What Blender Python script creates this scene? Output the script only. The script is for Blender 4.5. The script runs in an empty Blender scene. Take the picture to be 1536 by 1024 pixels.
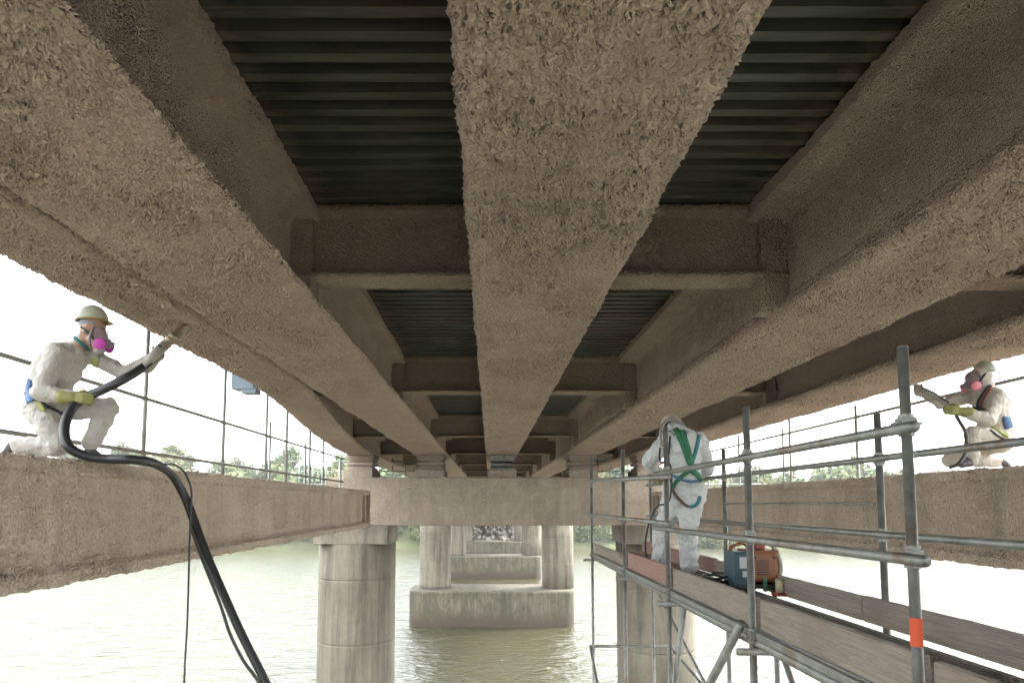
import bpy, bmesh, math, random
import numpy as np
from mathutils import Vector, Matrix, noise
from mathutils.bvhtree import BVHTree
random.seed(7); np.random.seed(7)
S = bpy.context.scene
COL = S.collection
R = math.radians

# ------------------------------------------------------------------ camera
F = 1000.0; TH = R(4.5); CX, HY = 735.0, 755.0
CY = HY - F*math.tan(TH)
cam_d = bpy.data.cameras.new('camera'); cam = bpy.data.objects.new('camera', cam_d); COL.objects.link(cam)
cam_d.sensor_width = 36; cam_d.lens = 36*F/1536
cam_d.shift_x = (768-CX)/1536; cam_d.shift_y = (CY-512)/1536
cam_d.clip_start = 0.05; cam_d.clip_end = 3000
cam.rotation_euler = (R(90)+TH, 0, 0)
S.camera = cam

def W(px, py, Y):
    u = (px-CX)/F; v = (CY-py)/F
    d = Vector((u, math.cos(TH)-math.sin(TH)*v, math.sin(TH)+v*math.cos(TH)))
    return d*(Y/d.y)

# ------------------------------------------------------------------ helpers
def mesh_obj(name, verts, faces, mat=None, parent=None, smooth=False, local=False):
    me = bpy.data.meshes.new(name)
    if isinstance(verts, np.ndarray): verts = verts.tolist()
    if isinstance(faces, np.ndarray): faces = faces.tolist()
    me.from_pydata([tuple(v) for v in verts], [], faces)
    me.update()
    if smooth: me.polygons.foreach_set('use_smooth', [True]*len(me.polygons))
    return link(name, me, mat, parent, local)

def link(name, me, mat=None, parent=None, local=False):
    o = bpy.data.objects.new(name, me); COL.objects.link(o)
    if mat: me.materials.append(mat)
    if parent is not None: adopt(o, parent, local)
    return o

def adopt(o, parent, local=False):
    o.parent = parent
    if not local:
        m = Matrix.Identity(4); p = parent
        while p is not None:
            m = p_local(p) @ m; p = p.parent
        o.matrix_parent_inverse = m.inverted()

def p_local(p):
    return p.matrix_parent_inverse @ Matrix.LocRotScale(p.location, p.rotation_euler, p.scale)

def empty(name, loc=(0, 0, 0)):
    o = bpy.data.objects.new(name, None); COL.objects.link(o)
    o.location = loc; o.empty_display_size = .2
    return o

def tag(o, label=None, cat=None, group=None, kind=None):
    if label: o['label'] = label
    if cat: o['category'] = cat
    if group: o['group'] = group
    if kind: o['kind'] = kind
    return o

def kids(o): return [c for c in bpy.data.objects if c.parent == o]
def copy_tree(o, parent=None):
    c = o.copy(); COL.objects.link(c)
    if parent is not None: c.parent = parent
    for k in kids(o): copy_tree(k, c)
    return c

class MB:
    def __init__(s): s.v = []; s.f = []
    def add(s, vs, fs):
        n = len(s.v); s.v += [tuple(v) for v in vs]; s.f += [tuple(i+n for i in f) for f in fs]
    def box(s, x0, x1, y0, y1, z0, z1, bev=0.0, M=None):
        bm = bmesh.new(); bmesh.ops.create_cube(bm, size=1)
        for v in bm.verts:
            v.co = Vector(((x0+x1)/2+v.co.x*(x1-x0), (y0+y1)/2+v.co.y*(y1-y0), (z0+z1)/2+v.co.z*(z1-z0)))
        if bev > 0: bmesh.ops.bevel(bm, geom=bm.edges[:], offset=bev, segments=2, affect='EDGES', profile=.6)
        s.bm(bm, M)
        return s
    def bm(s, bm, M=None):
        if M is not None: bm.transform(M)
        bm.verts.index_update()
        s.add([v.co.copy() for v in bm.verts], [[v.index for v in f.verts] for f in bm.faces]); bm.free()
    def tube(s, pts, r, seg=12, cap=True):
        pts = [Vector(p) for p in pts]; n = len(pts)
        rs = r if isinstance(r, (list, tuple)) else [r]*n
        t0 = (pts[1]-pts[0]).normalized()
        up = Vector((0, 0, 1)) if abs(t0.z) < .9 else Vector((1, 0, 0))
        a = t0.cross(up).normalized(); vs = []; fs = []
        for i, p in enumerate(pts):
            t = (pts[min(i+1, n-1)]-pts[max(i-1, 0)]).normalized()
            a = (a - t*a.dot(t)).normalized(); b = t.cross(a)
            for k in range(seg):
                an = 2*math.pi*k/seg
                vs.append(p+(a*math.cos(an)+b*math.sin(an))*rs[i])
        for i in range(n-1):
            for k in range(seg):
                fs.append((i*seg+k, i*seg+(k+1) % seg, (i+1)*seg+(k+1) % seg, (i+1)*seg+k))
        if cap:
            fs.append(tuple(range(seg))[::-1]); fs.append(tuple((n-1)*seg+k for k in range(seg)))
        s.add(vs, fs); return s
    def ball(s, c, rx, ry=None, rz=None, seg=16, M=None):
        ry = ry or rx; rz = rz or rx
        bm = bmesh.new(); bmesh.ops.create_uvsphere(bm, u_segments=seg, v_segments=max(6, seg//2+2), radius=1)
        T = Matrix.Translation(Vector(c)) @ (M.to_4x4() if M is not None else Matrix.Identity(4)) @ Matrix.Diagonal((rx, ry, rz, 1))
        s.bm(bm, T); return s
    def caps(s, a, ra, b, rb):
        a = Vector(a); b = Vector(b); L = (b-a).length
        n = 7; pts = []; rs = []
        d = (b-a).normalized() if L > 1e-5 else Vector((0, 0, 1))
        for k in range(5, 0, -1):
            an = k*R(90)/5.4; pts.append(a-d*ra*math.sin(an)); rs.append(ra*math.cos(an))
        for k in range(n):
            t = k/(n-1); pts.append(a.lerp(b, t)); rs.append(ra+(rb-ra)*t)
        for k in range(1, 6):
            an = k*R(90)/5.4; pts.append(b+d*rb*math.sin(an)); rs.append(rb*math.cos(an))
        return s.tube(pts, rs, 14)
    def build(s, name, mat=None, parent=None, smooth=False, local=False):
        return mesh_obj(name, s.v, s.f, mat, parent, smooth, local)

def catmull(pts, n=10):
    pts = [Vector(p) for p in pts]; P = [pts[0]*2-pts[1]]+pts+[pts[-1]*2-pts[-2]]; out = []
    for i in range(1, len(P)-2):
        for k in range(n):
            t = k/n; a, b, c, d = P[i-1:i+3]
            out.append(.5*((2*b)+(c-a)*t+(2*a-5*b+4*c-d)*t*t+(3*b-a-3*c+d)*t**3))
    out.append(pts[-1]); return out

# ------------------------------------------------------------------ materials
class NT:
    def __init__(s, name):
        s.m = bpy.data.materials.new(name); s.m.use_nodes = True
        s.t = s.m.node_tree; s.n = s.t.nodes; s.l = s.t.links
        s.b = s.n['Principled BSDF']; s.out = s.n['Material Output']
        tc = s.n.new('ShaderNodeTexCoord'); s.co = tc.outputs['Object']
    def map(s, scale=(1, 1, 1), vec=None):
        n = s.n.new('ShaderNodeMapping'); n.inputs['Scale'].default_value = scale
        s.l.new(vec or s.co, n.inputs['Vector']); return n.outputs[0]
    def noise(s, scale, detail=3, rough=.5, dist=0, vec=None, out='Fac', typ=None):
        n = s.n.new('ShaderNodeTexNoise')
        if typ: n.noise_type = typ
        n.inputs['Scale'].default_value = scale; n.inputs['Detail'].default_value = detail
        n.inputs['Roughness'].default_value = rough; n.inputs['Distortion'].default_value = dist
        s.l.new(vec or s.co, n.inputs['Vector']); return n.outputs[out]
    def voro(s, scale, vec=None, feature='F1', rnd=1.0, out='Distance'):
        n = s.n.new('ShaderNodeTexVoronoi'); n.feature = feature
        n.inputs['Scale'].default_value = scale; n.inputs['Randomness'].default_value = rnd
        if feature == 'SMOOTH_F1': n.inputs['Smoothness'].default_value = .3
        s.l.new(vec or s.co, n.inputs['Vector']); return n.outputs[out]
    def ramp(s, fac, stops):
        n = s.n.new('ShaderNodeValToRGB'); e = n.color_ramp.elements
        while len(e) < len(stops): e.new(.5)
        for k, (p, c) in enumerate(stops):
            e[k].position = p; e[k].color = (*c, 1) if not isinstance(c, float) else (c, c, c, 1)
        s.l.new(fac, n.inputs[0]); return n.outputs[0]
    def mix(s, fac, a, b, mode='MIX'):
        n = s.n.new('ShaderNodeMix'); n.data_type = 'RGBA'; n.blend_type = mode
        for i, v in ((0, fac), (6, a), (7, b)):
            if hasattr(v, 'links'): s.l.new(v, n.inputs[i])
            else: n.inputs[i].default_value = v if i == 0 else (*v, 1)
        return n.outputs[2]
    def math(s, op, a, b=0.0, c=0.0):
        n = s.n.new('ShaderNodeMath'); n.operation = op
        for i, v in enumerate((a, b, c)):
            if hasattr(v, 'links'): s.l.new(v, n.inputs[i])
            else: n.inputs[i].default_value = v
        return n.outputs[0]
    def vmath(s, op, a, b):
        n = s.n.new('ShaderNodeVectorMath'); n.operation = op
        for i, v in enumerate((a, b)):
            if hasattr(v, 'links'): s.l.new(v, n.inputs[i])
            else: n.inputs[i].default_value = v
        return n.outputs[0]
    def col(s, c):
        if hasattr(c, 'links'): s.l.new(c, s.b.inputs['Base Color'])
        else: s.b.inputs['Base Color'].default_value = (*c, 1)
    def set(s, **k):
        for a, v in k.items():
            i = s.b.inputs[a.replace('_', ' ')]
            if hasattr(v, 'links'): s.l.new(v, i)
            else: i.default_value = v
    def bump(s, h, strength=.5, dist=.01):
        n = s.n.new('ShaderNodeBump'); n.inputs['Strength'].default_value = strength
        n.inputs['Distance'].default_value = dist; s.l.new(h, n.inputs['Height'])
        s.l.new(n.outputs[0], s.b.inputs['Normal'])
    def disp(s, h, scale):
        n = s.n.new('ShaderNodeDisplacement'); n.inputs['Midlevel'].default_value = .5
        n.inputs['Scale'].default_value = scale; s.l.new(h, n.inputs['Height'])
        s.l.new(n.outputs[0], s.out.inputs['Displacement'])
        s.m.displacement_method = 'BOTH'

def coat(name, c1, c2, cell, amp, strand=(1, 1, 1), lump=.5, stain=(.18, .15, .12), web=False, streak=0, ripple=0):
    """thick sprayed fibre coat: short matted strands over lumpy build-up"""
    t = NT(name)
    w = t.noise(6, 2, .5, out='Color'); w2 = t.noise(cell*.5, 2, .5, out='Color')
    v = t.vmath('ADD', t.co, t.vmath('MULTIPLY', t.vmath('SUBTRACT', w, (.5, .5, .5)), (.14, .14, .14)))
    v = t.vmath('ADD', v, t.vmath('MULTIPLY', t.vmath('SUBTRACT', w2, (.5, .5, .5)), (.95/cell,)*3))
    v = t.map(strand, v)
    a = t.voro(cell, v, 'SMOOTH_F1')
    spk = t.ramp(t.noise(cell*.8, 3, .7, .8, v), [(.35, 0.0), (.65, 1.0)])
    strands = t.math('SUBTRACT', 1.0, t.math('MULTIPLY', a, 1.15))
    if web:      # the sprayed webs carry a finer, thinner coat than the flanges
        sp = t.n.new('ShaderNodeSeparateXYZ'); t.l.new(t.co, sp.inputs[0])
        wf = t.ramp(t.math('ADD', sp.outputs[2], -1.5), [(.42, 0.0), (.62, 1.0)])
        a2 = t.math('SUBTRACT', .72, t.math('MULTIPLY', t.voro(cell*2.1, v, 'F1'), .7))
        mxx = t.n.new('ShaderNodeMix'); t.l.new(wf, mxx.inputs[0]); t.l.new(strands, mxx.inputs[2]); t.l.new(a2, mxx.inputs[3])
        strands = mxx.outputs[0]
    fib = t.noise(cell*1.5, 3, .6, 1.2, v)
    big = t.noise(2.6, 4, .55)
    patch = t.noise(1.1, 3, .6)
    mask = t.ramp(patch, [(.35, .55), (.6, 1.0)])
    h = t.math('ADD', t.math('MULTIPLY', t.math('MULTIPLY', strands, mask), .9), t.math('MULTIPLY', fib, .35))
    h = t.math('ADD', h, t.math('MULTIPLY', spk, .12))
    h = t.math('ADD', h, t.math('MULTIPLY', t.math('SUBTRACT', big, .5), lump*2.2))
    if ripple: h = t.math('ADD', h, t.math('MULTIPLY', t.math('SUBTRACT', t.noise(2.2, 3, .55, .3, t.map((3.2, .32, 3.2))), .5), ripple*1.6))
    t.disp(h, amp)
    cc = t.mix(t.ramp(t.noise(1.7, 5, .65, .6), [(.36, 0.0), (.66, 1.0)]), c1, c2)
    cc = t.mix(t.ramp(t.noise(.8, 5, .7, 1.2), [(.55, 0.0), (.8, .45)]), cc, stain)
    cc = t.mix(t.math('MULTIPLY', spk, .55), cc, tuple(x*.45 for x in c1))
    cc = t.mix(t.math('MULTIPLY', t.noise(cell*2.2, 2, .6), .3), cc, tuple(min(1, x*1.5) for x in c1))
    if streak:
        cc = t.mix(t.ramp(t.noise(1.3, 5, .7, .6, t.map((1, 1, .16))), [(.42, 0.0), (.68, streak)]), cc, stain)
        cc = t.mix(t.ramp(t.noise(2.4, 5, .65, .8), [(.5, 0.0), (.75, .4)]), cc, (.55, .46, .37))
        if cell < 36:   # board joints of the cap beam
            sp = t.n.new('ShaderNodeSeparateXYZ'); t.l.new(t.co, sp.inputs[0])
            jx = t.math('PINGPONG', t.math('ADD', sp.outputs[0], .13), .77)
            cc = t.mix(t.ramp(jx, [(.012, .2), (.03, 0.0)]), cc, stain)
            cc = t.mix(t.ramp(t.math('ABSOLUTE', t.math('SUBTRACT', sp.outputs[2], .05)), [(.012, .18), (.035, 0.0)]), cc, stain)
    t.col(cc); t.set(Roughness=.95); t.b.inputs['Specular IOR Level'].default_value = .15
    return t.m

GC1, GC2 = (.63, .505, .425), (.51, .41, .345)
M = {}
M['girder'] = coat('sprayed_fibre', GC1, GC2, 54, .056, (1, .75, 1), .36, web=True, ripple=.5)
M['beam'] = coat('sprayed_fibre_fine', (.60, .49, .40), (.48, .39, .315), 42, .060, (1, 1, .6), .36, streak=.35)
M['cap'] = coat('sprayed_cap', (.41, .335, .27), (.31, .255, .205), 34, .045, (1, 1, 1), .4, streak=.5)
M['cross'] = coat('sprayed_cross', (.37, .295, .24), (.29, .23, .185), 42, .030, (1, 1, 1), .35)  # darker than the girder coat: shade up under the deck put into the colour

def concrete(name, c1, c2, stain, alg=0):
    t = NT(name)
    b = t.mix(t.ramp(t.noise(.9, 6, .65), [(.35, 0.0), (.68, 1.0)]), c1, c2)
    st = t.noise(2.2, 5, .7, .4, t.map((1.0, 1.0, .06)))
    b = t.mix(t.ramp(st, [(.42, 0.0), (.68, .8)]), b, stain)
    bl = t.noise(1.1, 6, .7, 1.0, t.map((1, 1, .5)))
    b = t.mix(t.ramp(bl, [(.5, 0.0), (.75, .3)]), b, tuple(min(1, x*1.25) for x in c1))
    b = t.mix(t.ramp(t.noise(14, 4, .7), [(.55, 0.0), (.8, .4)]), b, tuple(x*.6 for x in stain))
    if not alg:
        sp = t.n.new('ShaderNodeSeparateXYZ'); t.l.new(t.co, sp.inputs[0])
        gz = t.math('ADD', t.math('MULTIPLY', sp.outputs[2], .35), t.math('MULTIPLY', t.noise(2.2, 5, .75, .8, t.map((1, 1, .3))), 1.6))
        b = t.mix(t.ramp(gz, [(.1, 0.0), (.5, .5)]), b, (.07, .066, .045))
    if alg:
        sp = t.n.new('ShaderNodeSeparateXYZ'); t.l.new(t.co, sp.inputs[0])
        b = t.mix(t.ramp(t.math('ADD', sp.outputs[2], t.math('ADD', t.math('MULTIPLY', t.noise(.8, 3, .5), .5), 10.4)), [(.55, .95), (.8, 0.0)]), b, (.012, .011, .008))
        sp = t.n.new('ShaderNodeSeparateXYZ'); t.l.new(t.co, sp.inputs[0])
        z = t.math('ADD', sp.outputs[2], t.math('MULTIPLY', t.noise(1.3, 4, .6), 1.3))
        b = t.mix(t.ramp(t.math('MULTIPLY_ADD', z,   .25, 2.55), [(.25, .9), (.45, .0)]), b, (.055, .036, .026))
        b = t.mix(t.ramp(t.noise(1.6, 5, .7, .8, t.map((1, 1, .5))), [(.44, 0.0), (.6, .75)]), b, (.045, .043, .022))
    t.col(b); t.set(Roughness=.88)
    t.bump(t.math('ADD', t.noise(30, 5, .65), t.math('MULTIPLY', t.noise(4, 4, .6), 1.5)), .35, .02)
    return t.m
M['column'] = concrete('column_concrete', (.185, .16, .12), (.13, .115, .085), (.04, .034, .024))
M['pilecap'] = concrete('pile_cap_concrete', (.135, .115, .08), (.09, .08, .056), (.022, .02, .013), 1)
M['capital'] = concrete('capital_concrete', (.27, .225, .18), (.2, .165, .135), (.08, .07, .055))

t = NT('deck_steel')
dn = t.noise(3, 5, .65, vec=t.map((.35, 6, 1)))
dc = t.mix(t.ramp(dn, [(.35, 0.0), (.7, 1.0)]), (.030, .034, .030), (.10, .105, .092))
dc = t.mix(t.ramp(t.noise(.9, 5, .7), [(.48, 0.0), (.7, .8)]), dc, (.09, .055, .035))
sp = t.n.new('ShaderNodeSeparateXYZ'); t.l.new(t.co, sp.inputs[0])
dmin = None
for e in (-1.64, -.07, .93, 2.46, 4.0):
    a = t.math('ABSOLUTE', t.math('SUBTRACT', sp.outputs[0], e)); dmin = a if dmin is None else t.math('MINIMUM', dmin, a)
ov = t.math('SUBTRACT', t.math('ADD', t.noise(5, 4, .7, .5, t.map((.5, 2.2, 1))), .0), t.math('MULTIPLY', dmin, 1.1))
dc = t.mix(t.ramp(ov, [(.34, 0.0), (.52, .75)]), dc, (.17, .135, .105))
lap = t.math('PINGPONG', t.math('ADD', sp.outputs[1], .03), .45)
dc = t.mix(t.ramp(lap, [(.004, .8), (.012, 0.0)]), dc, (.02, .02, .02))
t.col(dc); t.set(Roughness=.5, Metallic=.35)
t.bump(t.noise(25, 4, .7), .3, .01); M['deck'] = t.m

t = NT('galvanised')
gn = t.noise(9, 5, .7)
gc = t.mix(t.ramp(gn, [(.3, 0.0), (.7, 1.0)]), (.13, .135, .125), (.30, .30, .28))
gc = t.mix(t.ramp(t.noise(2.3, 5, .75, 1), [(.52, 0.0), (.68, .85)]), gc, (.17, .105, .07))
gc = t.mix(t.ramp(t.voro(60), [(.0, .5), (.12, 0.0)]), gc, (.58, .56, .5))
t.col(gc); t.set(Roughness=t.ramp(gn, [(.3, .38), (.7, .62)]), Metallic=.55)
t.bump(t.noise(60, 3, .6), .25, .003); M['steel'] = t.m

def wood(name, a, b_):
    t = NT(name)
    g = t.noise(10, 6, .65, 1.2, t.map((1.2, .35, 5)))
    c = t.mix(t.ramp(g, [(.32, 0.0), (.68, 1.0)]), a, b_)
    c = t.mix(t.ramp(t.noise(45, 4, .7, 0, t.map((1, .05, 1.6))), [(.5, 0.0), (.72, .6)]), c, tuple(x*.5 for x in a))
    c = t.mix(t.ramp(t.noise(2.2, 5, .7), [(.5, 0.0), (.72, .55)]), c, (.16, .12, .09))
    kn = t.voro(2.2, t.map((1, .45, 1.2)))
    c = t.mix(t.ramp(kn, [(.04, .85), (.1, 0.0)]), c, (.09, .055, .035))
    t.col(c); t.set(Roughness=.85); t.bump(g, .6, .004); return t.m
M['wood'] = wood('weathered_board', (.185, .15, .122), (.29, .245, .205))
M['redwood'] = wood('red_stained_board', (.25, .135, .11), (.31, .20, .165))
M['dusty'] = wood('spray_dusted_board', (.36, .30, .245), (.44, .375, .31))

def plain(name, c, rough=.6, metal=0, nz=.25, scale=20, bump=.2, **k):
    t = NT(name)
    t.col(t.mix(t.math('MULTIPLY', t.noise(scale, 4, .65), nz*2), c, tuple(x*.45 for x in c)))
    t.set(Roughness=rough, Metallic=metal, **k); t.bump(t.noise(scale*3, 3, .6), bump, .004); return t.m
def cloth(name, c, dirt=(.28, .23, .17), amt=.6, w=1):
    t = NT(name)
    v = t.map((1, 1, 1)); f1 = t.noise(9, 4, .55, 1.6, t.map((1, 1, .55))); f2 = t.noise(30, 3, .5, .8)
    b = t.mix(t.ramp(t.noise(5, 5, .7, .5), [(.5, 0.0), (.85, amt)]), c, dirt)
    t.col(b); t.set(Roughness=.75); t.b.inputs['Sheen Weight'].default_value = .1
    t.bump(t.math('ADD', t.math('MULTIPLY', t.ramp(f1, [(.35, 0.0), (.62, 1.0)]), 1.0), t.math('MULTIPLY', f2, .35)), .55*w, .018)
    return t.m
M['suitL'] = cloth('coverall_dusty_white', (.44, .415, .38), (.29, .25, .21))
M['suitR'] = cloth('coverall_cream', (.50, .45, .39), (.33, .28, .23))
M['suitM'] = cloth('coverall_bright_white', (.54, .545, .545), (.27, .25, .22), .8, 1.7)
M['skin'] = plain('skin', (.40, .24, .175), .5, 0, .15, 12, .1)
M['glove'] = plain('glove_yellow_green', (.30, .295, .10), .65, 0, .35, 25, .5)
M['glovew'] = plain('glove_grey_white', (.36, .33, .28), .7, 0, .3, 25, .5)
M['boot'] = plain('boot_dark', (.09, .075, .085), .6)
M['helmet'] = plain('helmet_pale_green', (.42, .43, .33), .4, 0, .35, 9)
M['brim'] = plain('helmet_brim_ochre', (.33, .23, .07), .4)
M['filter'] = plain('filter_magenta', (.50, .045, .36), .45, 0, .1)
M['filterp'] = plain('filter_pink', (.66, .20, .26), .45, 0, .1)
M['rubber'] = plain('mask_rubber', (.24, .20, .23), .5)
M['black'] = plain('hose_rubber', (.022, .022, .024), .42, 0, .3, 30)
M['hoseg'] = plain('hose_dusty', (.06, .058, .055), .55, 0, .4, 8)
M['nozzle'] = plain('nozzle_brass', (.33, .27, .19), .5, .5)
M['pipe'] = plain('pipe_pale', (.33, .31, .27), .5, .2)
M['green'] = plain('webbing_green', (.03, .16, .075), .7)
M['teal'] = plain('webbing_teal', (.03, .20, .20), .7)
M['blue'] = plain('webbing_blue', (.09, .17, .33), .7)
M['brown'] = plain('webbing_brown', (.12, .085, .06), .75)
M['dark'] = plain('webbing_dark', (.03, .03, .035), .6)
M['lime'] = plain('patch_lime', (.42, .48, .12), .7)
M['orange'] = plain('casing_orange', (.24, .08, .026), .45, 0, .35, 8)
M['tealbox'] = plain('casing_teal', (.02, .065, .08), .45, 0, .3, 8)
M['label'] = plain('panel_pale', (.45, .46, .48), .5)
M['cream'] = plain('bucket_cream', (.5, .43, .28), .5)
M['redp'] = plain('tray_red', (.30, .05, .035), .5)
M['greenp'] = plain('leg_green', (.05, .14, .09), .5)
M['tape'] = plain('tape_orange', (.62, .08, .02), .55, 0, .2)
M['palebox'] = plain('box_blue_grey', (.22, .29, .35), .5)
M['hair'] = plain('knit_cap_grey', (.27, .27, .28), .9)
t = NT('visor'); t.col((.34, .29, .32)); t.set(Roughness=.15, Transmission_Weight=.35, IOR=1.2, Alpha=.72); M['visor'] = t.m

t = NT('grating')
gw = t.voro(40, feature='F1', rnd=0.0)
t.col(t.mix(t.ramp(t.noise(3, 4, .6), [(.4, 0.0), (.7, 1.0)]), (.25, .24, .22), (.38, .36, .33)))
t.set(Roughness=.7, Metallic=.2); t.bump(gw, .9, .01); M['grate'] = t.m

# ------------------------------------------------------------------ world, sun
SUN_EL, SUN_AZ = R(52), R(60)      # azimuth from +Y towards +X
w = bpy.data.worlds.new('World'); S.world = w; w.use_nodes = True
wt = w.node_tree; bg = wt.nodes['Background']
sky = wt.nodes.new('ShaderNodeTexSky'); sky.sky_type = 'NISHITA'; sky.sun_disc = False
sky.sun_elevation = SUN_EL; sky.sun_rotation = SUN_AZ; sky.air_density = 1.0; sky.dust_density = 4.0
hs = wt.nodes.new('ShaderNodeHueSaturation'); hs.inputs['Saturation'].default_value = .22
wt.links.new(sky.outputs[0], hs.inputs['Color'])
mx = wt.nodes.new('ShaderNodeMix'); mx.data_type = 'RGBA'; mx.inputs[0].default_value = .55
mx.inputs[7].default_value = (8.4, 8.9, 9.0, 1)
wt.links.new(hs.outputs[0], mx.inputs[6]); wt.links.new(mx.outputs[2], bg.inputs['Color'])
bg.inputs['Strength'].default_value = .12
sd = bpy.data.lights.new('sun', 'SUN'); so = bpy.data.objects.new('sun', sd); COL.objects.link(so)
sd.energy = 1.3; sd.angle = R(12); sd.color = (1, .97, .92)
dv = Vector((math.sin(SUN_AZ)*math.cos(SUN_EL), math.cos(SUN_AZ)*math.cos(SUN_EL), math.sin(SUN_EL)))
so.rotation_euler = dv.to_track_quat('Z', 'Y').to_euler()
S.view_settings.view_transform = 'Standard'; S.view_settings.look = 'None'
S.view_settings.exposure = 3.2; S.view_settings.gamma = 1
S.cycles.max_bounces = 9; S.cycles.diffuse_bounces = 4; S.cycles.glossy_bounces = 4
S.cycles.use_denoising = True; S.cycles.adaptive_threshold = .03; S.cycles.sample_clamp_indirect = 12
S.cycles.transparent_max_bounces = 12

# ------------------------------------------------------------------ water, banks
WZ = -10.4
t = NT('river_water')
wv = t.map((1, 1.6, 1))
h = t.math('ADD', t.math('MULTIPLY', t.noise(.45, 3, .55, .8, wv), 1.6), t.math('MULTIPLY', t.noise(2.0, 4, .6, .9, wv), .6))
t.col(t.mix(t.ramp(t.noise(.06, 4, .6, .5), [(.35, 0.0), (.7, 1.0)]), (.050, .047, .024), (.038, .039, .021)))
t.set(Roughness=.07, IOR=1.5); t.bump(h, .8, .22)
M['water'] = t.m
mesh_obj('water', [(-700, -300, WZ), (700, -300, WZ), (700, 240, WZ), (-700, 240, WZ)], [(0, 1, 2, 3)], M['water'])['kind'] = 'structure'
t = NT('bank_ground')
t.col(t.mix(t.ramp(t.noise(.25, 5, .7), [(.4, 0.0), (.6, 1.0)]), (.05, .065, .018), (.085, .075, .035)))
t.set(Roughness=.95); t.bump(t.noise(3, 5, .7), 1, .3); M['bank'] = t.m
nx, ny = 120, 26
vs = []; ys = [153+1.6*j+0.045*j**2.6 for j in range(ny)]
def bank_z(x, y):
    k = min(1, max(0, (y-154.5+3*noise.noise((x*.03, 1, 0)))/20))
    return WZ-.6+(7.2*k**.8)+max(0, y-190)*.01+.5*noise.noise((x*.12, y*.12, 3))
for j in range(ny):
    for i in range(nx):
        x = -640+i*1280/(nx-1); vs.append((x, ys[j], bank_z(x, ys[j])))
fs = [(j*nx+i, j*nx+i+1, (j+1)*nx+i+1, (j+1)*nx+i) for j in range(ny-1) for i in range(nx-1)]
mesh_obj('river_bank', vs, fs, M['bank'], smooth=True)['kind'] = 'structure'

# ------------------------------------------------------------------ bridge
DZ, SZ = 2.83, 1.75
def stations(y0, y1, near=.009, k=.0047, f0=1.8, f1=26):
    ys = [y0]
    while ys[-1] < y1:
        y = ys[-1]
        if y < f0: d = min(.25, f0-y+.001)
        elif y > f1: d = .8
        else: d = max(near, k*y)
        ys.append(min(y1, y+d))
    return ys
def resample(poly, step):
    out = []; n = len(poly)
    for i in range(n):
        a = np.array(poly[i][:2], float); b = np.array(poly[(i+1) % n][:2], float)
        st = poly[i][2] if len(poly[i]) > 2 else step
        m = max(1, int(round(np.linalg.norm(b-a)/st)))
        for k in range(m): out.append(a+(b-a)*k/m)
    return np.array(out)
def extrude(name, poly, ys, mat, parent, step=.014, path=None, axis='Y'):
    p = resample(poly, step); n = len(p); m = len(ys)
    V = np.zeros((m, n, 3))
    for j, y in enumerate(ys):
        c, sc = path(y) if path else (0, 1)
        if axis == 'Y': V[j, :, 0] = p[:, 0]*sc+c; V[j, :, 1] = y; V[j, :, 2] = p[:, 1]
        else: V[j, :, 0] = y; V[j, :, 1] = p[:, 0]; V[j, :, 2] = p[:, 1]
    jj, ii = np.meshgrid(np.arange(m-1), np.arange(n), indexing='ij')
    q = np.stack([jj*n+ii, jj*n+(ii+1) % n, (jj+1)*n+(ii+1) % n, (jj+1)*n+ii], -1).reshape(-1, 4)
    if axis == 'Y': q = q[:, ::-1]
    faces = q.tolist()
    V = V.reshape(-1, 3).tolist()
    faces.append(list(range(n)) if axis == 'Y' else list(range(n))[::-1])
    faces.append([(m-1)*n+i for i in range(n)][::-1] if axis == 'Y' else [(m-1)*n+i for i in range(n)])
    return mesh_obj(name, V, faces, mat, parent, True)

bridge = tag(empty('bridge', (0, 0, DZ)), 'long road bridge over the river seen from below, brown fibre-coated girders under dark corrugated decking', 'bridge')
YEND = 168
def prof(hw, wl, wr, tl, tr, top=DZ-.012):
    """counter-clockwise from soffit left; I-section with rounded lower flange"""
    C = .12
    return [(-hw+.10, SZ, .0095), (hw-.10, SZ, .009), (hw-.03, SZ+.02, .009), (hw, SZ+.06, .009), (hw, SZ+.11, .01), (hw-.04, SZ+.135),
            (wr+.04, SZ+.16), (wr, SZ+.21), (wr, top-.2), (wr+.03, top-.15), (tr, top-.12), (tr, top, .08),
            (-tl, top), (-tl, top-.12), (-wl-.03, top-.15), (-wl, top-.2), (-wl, SZ+.21), (-wl-.04, SZ+.16),
            (-hw+.04, SZ+.135), (-hw, SZ+.11), (-hw, SZ+.06), (-hw+.03, SZ+.02)]
GI = [(-2.16, .58, .28, .28, .5, .52, 0), (.43, .575, .28, .28, .5, .5, 0), (3.35, .62, .55, .32, .89, .6, 1), (5.79, .53, .3, .3, .45, .5, 2)]
def g1(y):
    ks = [(-30, -3.14, .35), (9, -3.16, .355), (10.7, -3.27, .36), (13.3, -3.62, .39), (17, -4.12, .42), (22, -4.63, .46), (30, -4.9, .46), (200, -4.95, .46)]
    for a, b in zip(ks, ks[1:]):
        if y <= b[0]:
            k = (y-a[0])/(b[0]-a[0]); return a[1]+(b[1]-a[1])*k, (a[2]+(b[2]-a[2])*k)/.46
    return ks[-1][1], 1
ysg = stations(-34, YEND)
extrude('girder', prof(.46, .17, .17, .4, .4), ysg, M['girder'], bridge, .017, g1)['label'] = 'outer left girder, swinging out towards the first pier'
for (c, hw, wl, wr, tl, tr, k) in GI:
    o = extrude('girder', [(x+c, z, *r) for x, z, *r in prof(hw, wl, wr, tl, tr)], ysg if k < 2 else stations(-34, YEND, .02), M['girder'], bridge, .0145 if k < 2 else .02)
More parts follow.
